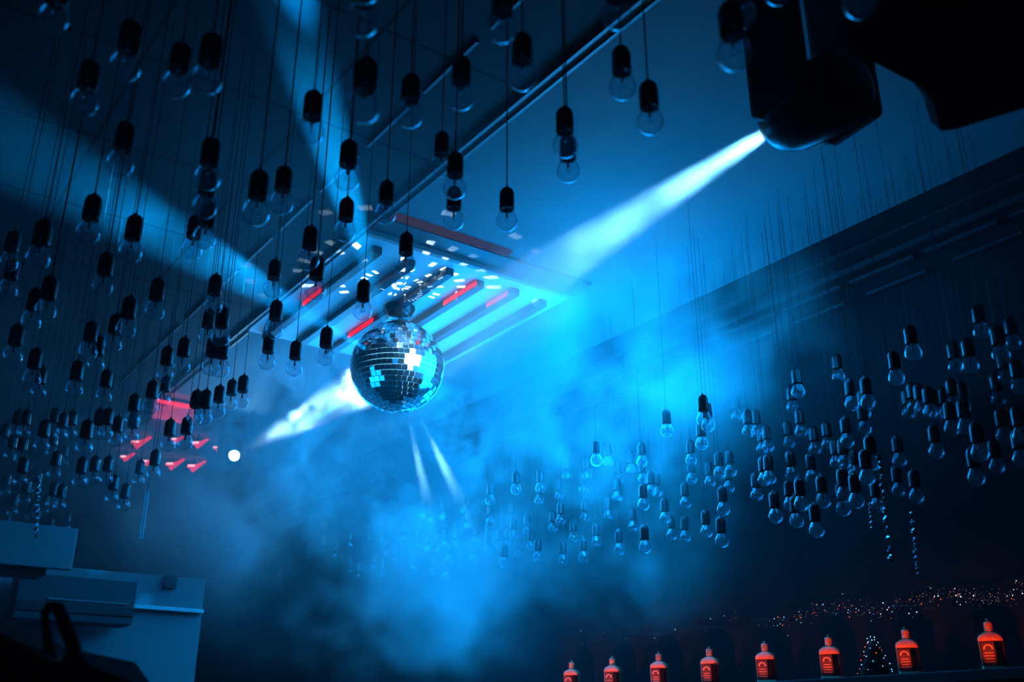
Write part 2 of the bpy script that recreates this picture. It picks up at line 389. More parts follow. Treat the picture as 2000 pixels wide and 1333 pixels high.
link('top_cap', lathe_me('top_cap', [(0, BR + .02), (.012, BR + .02), (.014, BR + .006), (.05, BR - .004), (.05, BR - .012), (0, BR - .012)], 20), M['chrome'], ball)
mz = BC.z + BR + .022
mot = thing('ball_motor', 'dark round motor that turns the mirror ball, fixed to the ceiling joists', 'motor', (BC.x, BC.y, mz))
hgt = CEIL - .03 - mz
link('motor_housing', lathe_me('motor_housing', [(0, .012), (.055, .012), (.062, .018), (.066, .03), (.078, .055), (.084, .065), (.084, hgt), (0, hgt)], 28), M['blackgloss'], mot)
link('shaft', lathe_me('shaft', [(0, -.004), (.006, -.004), (.006, .014), (0, .014)], 10), M['chrome'], mot)
q = -Vector((ray(776, 717).x, ray(776, 717).y, 0)).normalized(); ang = math.atan2(q.y, q.x)
bm = bmesh.new(); box(bm, (.0655 * math.cos(ang + .25), .0655 * math.sin(ang + .25), .036), (.006, .007, .026), Matrix.Rotation(ang + .25, 3, 'Z'))
link('switch', finish(bm, 'switch'), M['white'], mot)
bm = bmesh.new(); a2 = ang + .75
lathe(bm, [(.004, 0), (.009, 0), (.009, .004), (.004, .004)], 14, Matrix.Translation((.067 * math.cos(a2), .067 * math.sin(a2), .038)) @ Matrix.Rotation(a2, 4, 'Z') @ Matrix.Rotation(PI / 2, 4, 'Y'))
link('dial', finish(bm, 'dial'), M['white'], mot)

# ------------------------------------------------------------------ slatted ceiling panel
PX0, PX1, PY0, PY1 = XA + .02, 3.1, 3.78, 5.25
raft = thing('ceiling_panel', 'pale ceiling panel with dark joists and red light strips above the mirror ball', 'ceiling panel', ((PX0 + PX1) / 2, (PY0 + PY1) / 2, CEIL - .03))
def rel(o, x, y, z): return (x - o.location.x, y - o.location.y, z - o.location.z)
link('board', box_me('board', rel(raft, (PX0 + PX1) / 2, (PY0 + PY1) / 2, CEIL - .012), (PX1 - PX0, PY1 - PY0, .024), .003), M['panel'], raft)
bx = PX0 + .11; k = 0
while bx < PX1 - .05:
    dy = .10 + .03 * (k % 2)
    b = link('joist', box_me('joist', rel(raft, bx, (PY0 + PY1) / 2 + .03, CEIL - .044), (.045, PY1 - PY0 - 2 * dy + .1, .04), .003), M['beam'], raft)
    if k in (0, 2, 3, 4):
        y0, ln = {0: (4.55, .22), 2: (4.78, .3), 3: (4.05, .32), 4: (4.0, .2)}[k]
        link('red_light_strip', box_me('red_light_strip', rel(raft, bx - .026, y0, CEIL - .046), (.006, ln, .026), .001), M['red_dim'], b)
    bx += .205; k += 1
link('front_trim', box_me('front_trim', rel(raft, (PX0 + PX1) / 2, PY0 - .02, CEIL - .02), (PX1 - PX0, .03, .04), .003), M['white'], raft)
bm = bmesh.new(); box(bm, rel(raft, (PX0 + PX1) / 2, PY0 - .1, CEIL - .008), (PX1 - PX0, .13, .016))
link('slot', finish(bm, 'slot'), M['beam'], raft)
link('pink_light_strip', box_me('pink_light_strip', rel(raft, PX0 + .36, PY0 - .2, CEIL - .008), (.66, .05, .016), .002), emit_mat('dim_pink_strip', (.75, .3, .4), .05), raft)

# ------------------------------------------------------------------ moving heads
LIGHTCOL = (.10, .55, 1.0)
def spot(name, p, target, energy, angle, col=LIGHTCOL, blend=.3, radius=.02):
    l = bpy.data.lights.new(name, 'SPOT'); l.energy = energy; l.color = col; l.spot_size = angle; l.spot_blend = blend; l.shadow_soft_size = radius
    o = bpy.data.objects.new(name, l); C.objects.link(o); o.matrix_world = aim_matrix(p, target); return o
def point(name, p, energy, col, radius=.1):
    l = bpy.data.lights.new(name, 'POINT'); l.energy = energy; l.color = col; l.shadow_soft_size = radius
    o = bpy.data.objects.new(name, l); C.objects.link(o); o.location = p; return o

def moving_head(label, hc, target, s, base_off, lit):
    """hc: head centre; s: head half-length; base hangs from the ceiling."""
    hc = Vector(hc); d = (Vector(target) - hc).normalized()
    t = thing('moving_head_light', label, 'stage light', (hc.x, hc.y, CEIL))
    fl = Vector((d.x, d.y, 0)).normalized(); side = Vector((-fl.y, fl.x, 0))
    rotz = Matrix.Rotation(math.atan2(side.y, side.x), 3, 'Z')
    R = lambda v: Vector(v) - t.location
    hw = s * .72
    bm = bmesh.new(); box(bm, R(Vector((hc.x, hc.y, CEIL - s * .28))), (s * 2.1, s * 1.5, s * .5), rotz, s * .12)
    link('base', finish(bm, 'base'), M['black'], t)
    top = CEIL - s * .56
    for sg in (-1, 1):
        bm = bmesh.new()
        a = Vector((hc.x, hc.y, 0)) + side * sg * (hw + .16 * s)
        hgt2 = top - hc.z + .35 * s
        box(bm, R(Vector((a.x, a.y, hc.z - .35 * s + hgt2 / 2))), (s * .34, s * 1.3, hgt2), rotz, s * .14)
        link('yoke_arm', finish(bm, 'yoke_arm'), M['black'], t)
    bm = bmesh.new(); box(bm, R(Vector((hc.x, hc.y, top - .0))), (2 * hw + .66 * s, s * 1.3, s * .24), rotz, s * .07)
    link('yoke_bridge', finish(bm, 'yoke_bridge'), M['black'], t)
    mt = Matrix.Translation(R(hc)) @ d.to_track_quat('Z', 'Y').to_matrix().to_4x4()
    bm = bmesh.new()
    lathe(bm, [(0, -s), (hw * .55, -s * .98), (hw * .85, -s * .86), (hw * 1.0, -s * .55), (hw * 1.02, s * .1), (hw * .96, s * .55), (hw * .84, s * .86), (hw * .74, s * .98), (hw * .64, s), (hw * .62, s * .93), (0, s * .93)], 28, mt)
    hd = link('head', finish(bm, 'head', True), M['blackgloss'], t)
    bm = bmesh.new()
    lathe(bm, [(0, s * .96), (hw * .3, s * .955), (hw * .6, s * .94), (hw * .6, s * .92), (0, s * .92)], 24, mt)
    link('lens', finish(bm, 'lens', True), M['lens'] if lit else M['lens_glass'], hd)
    return hc + d * s * 1.03, d

h1 = at(1592, 200, 2.75)
LP1, D1 = moving_head('dark moving head light at upper right, shooting the white beam at the mirror ball', h1, BC, .15, 0, False)
sp2 = at(458, 890, 7.2)
h2 = sp2 + (sp2 - BC).normalized() * .085
LP2, D2 = moving_head('far moving head light with a glaring white lens at lower left of the ball', h2, BC, .085, 0, True)

# ------------------------------------------------------------------ dark fixture upper right
c1 = at(1900, 60, 2.1)
fx = thing('hanging_fixture', 'black boxy fixture hanging in the dark top right corner, nearly invisible', 'fixture', (c1.x, c1.y, CEIL))
fp = [(1630, -230), (1645, 0), (1658, 106), (1700, 118), (1800, 170), (1822, 200), (1838, 256), (1862, 254), (2000, 212), (2160, 160), (2160, -230)]
bm = bmesh.new()
fr = [bm.verts.new(at(x, y, 2.1) - fx.location) for x, y in fp]
bk = [bm.verts.new(v.co + ray(1660, 100).normalized() * .3) for v in fr]
bm.faces.new(fr); bm.faces.new(bk[::-1])
for k in range(len(fp)): bm.faces.new((fr[k], bk[k], bk[(k + 1) % len(fp)], fr[(k + 1) % len(fp)]))
M['matte'] = mat('matte_black', (.008, .008, .009), .95, spec=.02, bump=.1)
link('housing', finish(bm, 'housing'), M['matte'], fx)
bm = bmesh.new(); tube(bm, [(.02, .05, -.55), (.02, .05, -.01)], .02, 10); box(bm, (.02, .05, -.01), (.2, .2, .02)); link('ceiling_mount', finish(bm, 'ceiling_mount'), M['matte'], fx)

# ------------------------------------------------------------------ red items at far left
rb = on_plane(330, 812, 2, CEIL - .1)
rbox = thing('red_lit_box', 'box with a dull red face and bright red top strip among the left bulbs', 'light box', rb)
rot = Matrix.Rotation(-.0, 3, 'Z')
link('box_body', box_me('box_body', (0, 0, 0), (.30, .25, .16), .012), mat('red_painted_box', (.5, .09, .08), .6, bump=.05), rbox)
link('red_top_strip', box_me('red_top_strip', (0, -.13, .05), (.26, .012, .022), .003), M['red_led'], rbox)
l = bpy.data.lights.new('red_box_fill', 'SPOT'); l.energy = 3; l.color = (1, .05, .08); l.spot_size = 1.6; l.spot_blend = .6; l.shadow_soft_size = .03  # added lamp without a fixture, reddens the box face
lo = bpy.data.objects.new('red_box_fill', l); C.objects.link(lo); lo.matrix_world = aim_matrix(rb + Vector((0, -.34, -.12)), rb)
REDS = [(270, 862, 'red glint above and left of the others, right of the dense bulb swarm', 1.25), (343, 857, 'red glint glowing between the pair of bulbs under the red box' , .7),
        (387, 864, 'slanted red glint right of the bulb pair under the red box', 1.0), (424, 873, 'faint red glint nearest the glaring white lens', .7),
        (245, 891, 'red glint farthest left, touching the dense bulb swarm', .9), (287, 900, 'short red glint directly left of a clear bulb socket', .9),
        (337, 905, 'bright arrow-shaped red glint, left one of two alike below the bulb pair', 1.25), (379, 909, 'bright arrow-shaped red glint, right one of two alike below the bulb pair', 1.25)]
for i, (x, y, lb, sc) in enumerate(REDS):
    p = on_plane(x, y, 2, CEIL - .06)
    if proj(p)[2] > 8.6: p = at(x, y, 8.6)
    t = thing('red_glint', lb, 'reflection', p, 'small red glints at left')  # glowing shapes on added stems imitate red reflections
    hh = CEIL - p.z; sc *= .8
    link('stem', box_me('stem', (0, 0, hh / 2), (.012, .012, hh)), M['black'], t)
    bm = bmesh.new()
    pts = [(-.062, -.028), (.03, -.028), (.085, .03), (.012, -.004), (-.012, -.05), (-.03, -.016)]
    dvec = RT
    vs = [bm.verts.new(RT * a * sc + Vector((0, 0, b * sc)) - FH * .0) for a, b in [(-.062, -.012), (-.03, -.022), (-.02, -.052), (.012, -.026), (.088, .042), (.03, .012), (-.05, .006)]]
    f = bm.faces.new(vs); r = bmesh.ops.extrude_face_region(bm, geom=[f])
    bmesh.ops.translate(bm, vec=FH * .05, verts=[v for v in r['geom'] if isinstance(v, bmesh.types.BMVert)])
    link('glint_body', finish(bm, 'glint_body'), M['red_dim'], t)
    bm = bmesh.new(); box(bm, RT * -.02 * sc + Vector((0, 0, -.006)) - FH * .006, (.055 * sc, .012, .012), Matrix.Rotation(-HEAD, 3, 'Z'))
    link('glint_bar', finish(bm, 'glint_bar'), emit_mat('pink_glint', (1, .35, .38), 3.0), t)

# ------------------------------------------------------------------ lower left: booth, box, case
BY = 6.0
def yb(px, py, Y=BY): return on_plane(px, py, 1, Y)
a, b = yb(-60, 1122), yb(402, 1133)
zb = 0.0
booth = thing('white_booth_panel', 'large pale panel with a bright ledge strip at lower left, dark block in front', 'panel', ((a.x + b.x) / 2, BY, zb))
zt = yb(402, 1133).z
link('board', box_me('board', ((0), .03, (zt - zb) / 2), (b.x - a.x, .06, zt - zb), .004), M['white'], booth)
l0, l1 = yb(255, 1184, BY - .06), yb(400, 1184, BY - .06)
link('ledge', box_me('ledge', rel(booth, (l0.x + l1.x) / 2, BY - .03, l0.z), (l1.x - l0.x, .06, .022), .003), M['pale'], booth)
l0 = yb(330, 1136)
link('bracket', box_me('bracket', rel(booth, l0.x, BY - .02, l0.z - .01), (.07, .05, .07), .004), M['black'], booth)
l0, l1 = yb(40, 1118, BY - .25), yb(258, 1222, BY - .25)
zc = (l0.z + l1.z) / 2; xc = (l0.x + l1.x) / 2
db = link('dark_block', box_me('dark_block', (0, 0, 0), (l1.x - l0.x, .19, l0.z - l1.z), .006), mat('dark_blue_casing', (.045, .05, .06), .5, bump=.05), booth, rel(booth, xc, BY - .155, zc))
db['label'] = 'dark rectangular block mounted on the panel'
l2 = yb(180, 1176, BY - .25)
link('thin_ledge', box_me('thin_ledge', (.06, -.099, l2.z - zc), ((l1.x - l0.x) * .7, .012, .009), .002), M['white'], db)
l2 = yb(180, 1192, BY - .25)
link('lower_lip', box_me('lower_lip', (0, -.1, l2.z - zc), (l1.x - l0.x, .014, .05), .005), M['black'], db)
w0, w1 = yb(-60, 1058, 5.2), yb(110, 1091, 5.2)
wb = thing('white_shelf_box', 'pale box ledge at the left edge below the dense bulb swarm', 'shelf', ((w0.x + w1.x) / 2, 5.3, w1.z))
link('shelf_face', box_me('shelf_face', (0, 0, (w0.z - w1.z) / 2), (w1.x - w0.x, .2, w0.z - w1.z), .006), M['white'], wb)
link('dark_underside', box_me('dark_underside', (-.01, .02, -.04), (w1.x - w0.x - .04, .2, .078), .004), M['black'], wb)
w = yb(62, 1066, 5.18)
link('round_mark', lathe_me('round_mark', [(0, 0), (.035, 0), (.035, .004), (0, .004)], 20), mat('dark_round_mark', (.1, .11, .13), .5), wb, None)
wb.children[-1].rotation_euler = (PI / 2, 0, 0); wb.children[-1].location = rel(wb, w.x, 5.199, w.z)

# dark foreground silhouette with arched handle
D = 1.7
case = thing('equipment_case', 'black silhouetted equipment case with an upright arched handle in the lower left corner', 'case', (at(60, 1400, D).x, at(60, 1400, D).y, 0))
RC = lambda px, py, d=D: at(px, py, d) - case.location
outline = [(-260, 1130), (-60, 1205), (0, 1238), (50, 1262), (98, 1291), (118, 1296), (130, 1272), (152, 1270), (172, 1298), (190, 1322), (300, 1350), (420, 1420), (420, 1560), (-260, 1560)]
bm = bmesh.new()
front = [bm.verts.new(RC(x, y) if y < 1500 else Vector((RC(x, y).x, RC(x, y).y, 0))) for x, y in outline]
back = [bm.verts.new(v.co + FH * .28) for v in front]
bm.faces.new(front); bm.faces.new(back[::-1])
for k in range(len(outline)): bm.faces.new((front[k], back[k], back[(k + 1) % len(outline)], front[(k + 1) % len(outline)]))
bmesh.ops.triangulate(bm, faces=[f for f in bm.faces if len(f.verts) > 4])
link('case_body', finish(bm, 'case_body'), M['matte'], case)
bm = bmesh.new()
hp = [(104, 1300), (96, 1262), (90, 1225), (88, 1197), (97, 1183), (112, 1186), (124, 1212), (138, 1248), (150, 1288), (156, 1305)]
tube(bm, [RC(x, y, D + .06) for x, y in hp], [.0095, .0085, .0075, .0075, .0085, .011, .012, .012, .013, .014], 10)
link('handle', finish(bm, 'handle', True), M['matte'], case)

# ------------------------------------------------------------------ foil streamers, strap
def streamer(pts, d, wpx, label, turns):
    top = at(pts[0][0], pts[0][1], d)
    t = thing('foil_streamer', label, 'streamer', at(pts[-1][0], pts[-1][1], d), 'twisted foil streamers')
    n = 60; bm = bmesh.new(); prev = None; w = wpx / F * d
    P = [at(x, y, d) for x, y in pts]
    for k in range(n + 1):
        u = k / n * (len(P) - 1); i = min(int(u), len(P) - 2); p = P[i].lerp(P[i + 1], u - i) - t.location
        ang = turns * 2 * PI * k / n; ww = w * (.35 + .65 * abs(math.sin(k * .37 + turns))) * min(1, (n - k) / 6 + .15)
        e = Vector((math.cos(ang), math.sin(ang), 0)) * ww / 2; th = Vector((-math.sin(ang), math.cos(ang), 0)) * .0008
        cur = [bm.verts.new(p + e + th), bm.verts.new(p - e + th), bm.verts.new(p - e - th), bm.verts.new(p + e - th)]
        if prev:
            for q in range(4): bm.faces.new((prev[q], prev[(q + 1) % 4], cur[(q + 1) % 4], cur[q]))
        else: bm.faces.new(cur)
        prev = cur
    bm.faces.new(prev[::-1])
    link('ribbon', finish(bm, 'ribbon'), M['foil'], t)
    bm = bmesh.new(); tube(bm, [top - t.location, Vector((top.x, top.y, CEIL)) - t.location], .001, 5); link('thread', finish(bm, 'thread'), M['cord'], t)
streamer([(1714, 885), (1722, 930), (1726, 985), (1735, 1050), (1742, 1118)], 3.4, 12, 'long twisted foil streamer between the haze and the black, at right', 7)
streamer([(1698, 982), (1700, 1005), (1704, 1035)], 3.5, 8, 'shortest twisted foil streamer, left of the longest one at right', 3)
streamer([(1778, 995), (1786, 1050), (1789, 1090), (1794, 1126)], 3.4, 10, 'twisted foil streamer hanging rightmost and lowest over the black', 5)
streamer([(76, 930), (74, 965), (72, 1005), (70, 1052)], 4.6, 13, 'twisted foil streamer at far left, ending at the pale box ledge', 5)
p = at(275, 1053, 5.0); ptop = at(275, 950, 5.0)
st = thing('metal_strap', 'pale perforated metal strap hanging below the left bulbs', 'strap', p)
bm = bmesh.new(); ln = ptop.z - p.z; nh = 12; sw = .02
for k in range(nh):
    z0 = ln * k / nh; z1 = ln * (k + 1) / nh; zm = (z0 + z1) / 2; hr = .005; hz = min(.007, (z1 - z0) * .3)
    o8 = [(-sw / 2, z0), (sw / 2, z0), (sw / 2, z1), (-sw / 2, z1)]; i8 = [(-hr, zm - hz), (hr, zm - hz), (hr, zm + hz), (-hr, zm + hz)]
    for q in range(4):
        quad = [o8[q], o8[(q + 1) % 4], i8[(q + 1) % 4], i8[q]]
        fv = [bm.verts.new(RT * a + Vector((0, 0, b)) - FH * .0015) for a, b in quad]; bv = [bm.verts.new(v.co + FH * .003) for v in fv]
        bm.faces.new(fv); bm.faces.new(bv[::-1])
        for j in range(4): bm.faces.new((fv[j], bv[j], bv[(j + 1) % 4], fv[(j + 1) % 4]))
bmesh.ops.remove_doubles(bm, verts=bm.verts[:], dist=1e-5)
link('perforated_strip', finish(bm, 'perforated_strip'), M['pale'], st)
bm = bmesh.new(); tube(bm, [(0, 0, ln - .01), (0, 0, CEIL - p.z)], .002, 6); link('hanger_wire', finish(bm, 'hanger_wire'), M['cord'], st)

# ------------------------------------------------------------------ bar: shelf, bottles, garland, tree
XB = XW - .13
ZB = on_plane(1945, 1312, 0, XB).z
def on_bar(px, X=XB, z=None):
    z = ZB if z is None else z
    lo, hi = .2, 12
    for _ in range(50):
        m_ = (lo + hi) / 2
        if proj((X, m_, z))[0] > px: lo = m_
        else: hi = m_
    return Vector((X, (lo + hi) / 2, z))
sh = thing('bar_shelf', 'black shelf along the dark right wall carrying the red lit bottles', 'shelf', (XW - .15, 4.2, ZB))
link('shelf_board', box_me('shelf_board', (0, 0, -.02), (.296, 9, .04), .004), M['black'], sh)

def bottle_mats():
    m = bpy.data.materials.new('bottle_glass'); m.use_nodes = True; t = m.node_tree; t.nodes.clear(); L = t.links
    o = t.nodes.new('ShaderNodeOutputMaterial'); mx = t.nodes.new('ShaderNodeMixShader'); ad = t.nodes.new('ShaderNodeAddShader')
    tr = t.nodes.new('ShaderNodeBsdfTransparent'); tr.inputs[0].default_value = (.25, .1, .06, 1)
    df = t.nodes.new('ShaderNodeBsdfDiffuse'); df.inputs[0].default_value = (.8, .3, .16, 1)
    gl = t.nodes.new('ShaderNodeBsdfGlossy'); gl.inputs['Roughness'].default_value = .12; gl.inputs[0].default_value = (.2, .2, .2, 1)
    lw = t.nodes.new('ShaderNodeLayerWeight'); lw.inputs[0].default_value = .5
    p = t.nodes.new('ShaderNodeMath'); p.operation = 'POWER'; p.inputs[1].default_value = 1.6  # edge weight: orange rim imitates glow refracted through the glass
    L.new(lw.outputs['Facing'], p.inputs[0]); L.new(p.outputs[0], mx.inputs[0]); L.new(tr.outputs[0], mx.inputs[1]); L.new(df.outputs[0], mx.inputs[2])
    L.new(mx.outputs[0], ad.inputs[0]); L.new(gl.outputs[0], ad.inputs[1]); L.new(ad.outputs[0], o.inputs[0])
    return m
M['bottle'] = bottle_mats()
M['liquor'] = mat('dark_liquor', (.02, .006, .004), .2)
M['shoulder'] = mat('amber_shoulder_glass', (.75, .26, .13), .25, bump=.6, bscale=90)
M['label'] = mat('bottle_label', (.1, .02, .015), .6)
M['label_ink'] = mat('label_print', (.85, .45, .3), .6)
def rr(w, d, r, z, n=5):
    out = []
    for cx, cy, a0 in ((w - r, d - r, 0), (-w + r, d - r, PI / 2), (-w + r, -d + r, PI), (w - r, -d + r, 1.5 * PI)):
        for k in range(n + 1):
            a = a0 + k * PI / 2 / n; out.append((cx + r * math.cos(a), cy + r * math.sin(a), z))
    return out
def loft(bm, secs):
    rings = [[bm.verts.new(p) for p in s] for s in secs]
    for a, b in zip(rings, rings[1:]):
        for k in range(len(a)): bm.faces.new((a[k], a[(k + 1) % len(a)], b[(k + 1) % len(a)], b[k]))
    bm.faces.new(rings[0][::-1]); bm.faces.new(rings[-1])
BW, BD = .0455, .028
bm = bmesh.new(); loft(bm, [rr(BW * .95, BD * .9, .012, 0), rr(BW, BD, .014, .004), rr(BW, BD, .014, .018)]); B_FOOT = finish(bm, 'foot', True)
bm = bmesh.new(); loft(bm, [rr(BW * .97, BD * .96, .013, .018), rr(BW * .97, BD * .96, .013, .115)]); B_BODY = finish(bm, 'body')
bm = bmesh.new(); loft(bm, [rr(BW * .965, BD * .95, .013, .113), rr(BW, BD, .014, .117), rr(BW, BD, .016, .126), rr(BW * .9, BD * .95, .018, .137), rr(BW * .62, BD * .8, .018, .146), rr(BW * .36, BD * .58, .0155, .151)]); B_SH = finish(bm, 'shoulder', True)
B_NECK = lathe_me('neck', [(0, .149), (.0155, .149), (.0145, .153), (.0175, .156), (.0175, .160), (.0145, .163), (.0168, .166), (.0168, .170), (.0140, .172), (0, .172)], 18)
B_CAP = lathe_me('cap', [(0, .171), (.0155, .171), (.0165, .173), (.0165, .186), (.0150, .189), (.006, .190), (.0052, .193), (.0075, .196), (.0060, .2005), (0, .202)], 18)
bm = bmesh.new(); box(bm, (-.013, -BD * .975 - .0006, .066), (.045, .0012, .088)); B_LAB = finish(bm, 'label')
bm = bmesh.new()
for j in range(4): box(bm, (-.013, -BD * .975 - .0016, .035 + j * .011), (.034 - .006 * (j % 2), .001, .0028))
for k in range(9):
    a = PI * k / 8; box(bm, (-.013 + .014 * math.cos(a), -BD * .975 - .0016, .085 + .014 * math.sin(a)), (.006, .001, .005))
B_INK = finish(bm, 'label_print')
BX = [(1118, 'red lit bottle farthest left, only its top above the photo edge'), (1198, 'red lit bottle cut by the photo edge, second from the left end'), (1290, 'red lit bottle showing neck and shoulders, third from the left end'),
      (1390, 'red lit bottle showing neck and shoulders, fourth from the left end'), (1500, 'red lit bottle with blue haze just left of it, half its label visible'), (1627, 'whole red lit bottle directly left of the little tree of lights'),
      (1780, 'whole red lit bottle directly right of the little tree of lights'), (1945, 'nearest and largest red lit bottle, at the right end of the row')]
for i, (px, lb) in enumerate(BX):
    p = on_bar(px)
    t = thing('liquor_bottle', lb, 'bottle', p, 'red lit bottles on the bar shelf'); t.rotation_euler.z = -PI / 2 + .52; t.scale = (.95, .95, .9)
    for nm, me, m_ in (('foot', B_FOOT, M['shoulder']), ('body', B_BODY, M['bottle']), ('shoulder', B_SH, M['shoulder']), ('neck', B_NECK, M['shoulder']), ('cap', B_CAP, M['shoulder']), ('label', B_LAB, M['label'])):
        o = link(nm, me, m_, t)
    link('label_print', B_INK, M['label_ink'], o)
    q = Vector((p.x - .16, p.y - .05, p.z + .015))
    l = bpy.data.lights.new('bottle_lamp', 'SPOT'); l.energy = 1.6; l.color = (1, .1, .02); l.spot_size = 1.05; l.spot_blend = .7; l.shadow_soft_size = .012
    lo = bpy.data.objects.new('bottle_lamp', l); C.objects.link(lo); lo.matrix_world = aim_matrix(q, p + Vector((0, 0, .13)))

GLOW_W, GLOW_R, GLOW_B = emit_mat('white_glow_bead', (.8, .9, 1), 2.5), emit_mat('red_glow_bead', (1, .1, .05), 2.0), emit_mat('blue_glow_bead', (.15, .5, 1), 3.0)  # lights on the tree, reused as painted glints on the garland
def octa(bm, c, r):
    v = [bm.verts.new(Vector(c) + Vector(d) * r) for d in ((1, 0, 0), (0, 1, 0), (-1, 0, 0), (0, -1, 0), (0, 0, 1), (0, 0, -1))]
    for a, b in ((0, 1), (1, 2), (2, 3), (3, 0)): bm.faces.new((v[a], v[b], v[4])); bm.faces.new((v[b], v[a], v[5]))
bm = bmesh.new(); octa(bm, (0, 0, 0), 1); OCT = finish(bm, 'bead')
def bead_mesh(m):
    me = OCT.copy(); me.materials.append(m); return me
BEADS = {'w': bead_mesh(GLOW_W), 'r': bead_mesh(GLOW_R), 'b': bead_mesh(GLOW_B)}
g0 = on_bar(1560, XW - .07, 2.0)
gz = on_plane(1760, 1188, 0, XW - .07).z
gar = thing('tinsel_garland', 'sparse sparkling tinsel garland with painted white and red glints along the dark right wall', 'garland', (XW - .07, g0.y, gz))  # glowing beads imitate glints on reflecting tinsel
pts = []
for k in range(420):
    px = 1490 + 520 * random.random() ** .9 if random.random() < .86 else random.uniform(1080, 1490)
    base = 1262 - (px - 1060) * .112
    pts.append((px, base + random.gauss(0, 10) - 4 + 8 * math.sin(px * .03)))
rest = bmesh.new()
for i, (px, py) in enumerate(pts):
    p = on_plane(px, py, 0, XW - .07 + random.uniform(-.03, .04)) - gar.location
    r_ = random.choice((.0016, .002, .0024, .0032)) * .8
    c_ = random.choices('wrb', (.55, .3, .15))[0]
    if i < 90: o = link('glow_bead', BEADS[c_], None, gar, p); o.scale = (r_, r_, r_)
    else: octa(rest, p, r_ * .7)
ro = link('tiny_sparkles', finish(rest, 'tiny_sparkles'), emit_mat('dim_painted_glint', (.8, .45, .4), .5), gar); ro['kind'] = 'stuff'
bm = bmesh.new(); tube(bm, [Vector(on_plane(px, 1262 - (px - 1060) * .112 + 4 * math.sin(px * .05), 0, XW - .06)) - gar.location for px in range(1080, 2060, 20)], .003, 6)
link('tinsel_rope', finish(bm, 'tinsel_rope'), mat('dark_tinsel', (.02, .012, .012), .3, .7, bump=1, bscale=200), gar)
tp = on_bar(1712)
tree = thing('fairy_light_tree', 'little cone tree of blue and red lights between two bottles', 'decorative tree', tp)
tht = .16
link('branches', lathe_me('branches', [(0, 0), (.008, 0), (.008, .012), (.064, .014), (.042, .05), (.05, .052), (.022, .095), (.028, .097), (.008, .145), (0, tht)], 14), mat('dark_tree', (.008, .012, .01), .7, bump=.8, bscale=80), tree)
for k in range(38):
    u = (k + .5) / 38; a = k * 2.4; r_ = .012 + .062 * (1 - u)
    o = link('glow_bead', BEADS[random.choices('wrb', (.15, .35, .5))[0]], None, tree, (r_ * math.cos(a), r_ * math.sin(a), .012 + (tht - .012) * u)); s_ = .0018 + .0012 * random.random(); o.scale = (s_, s_, s_)

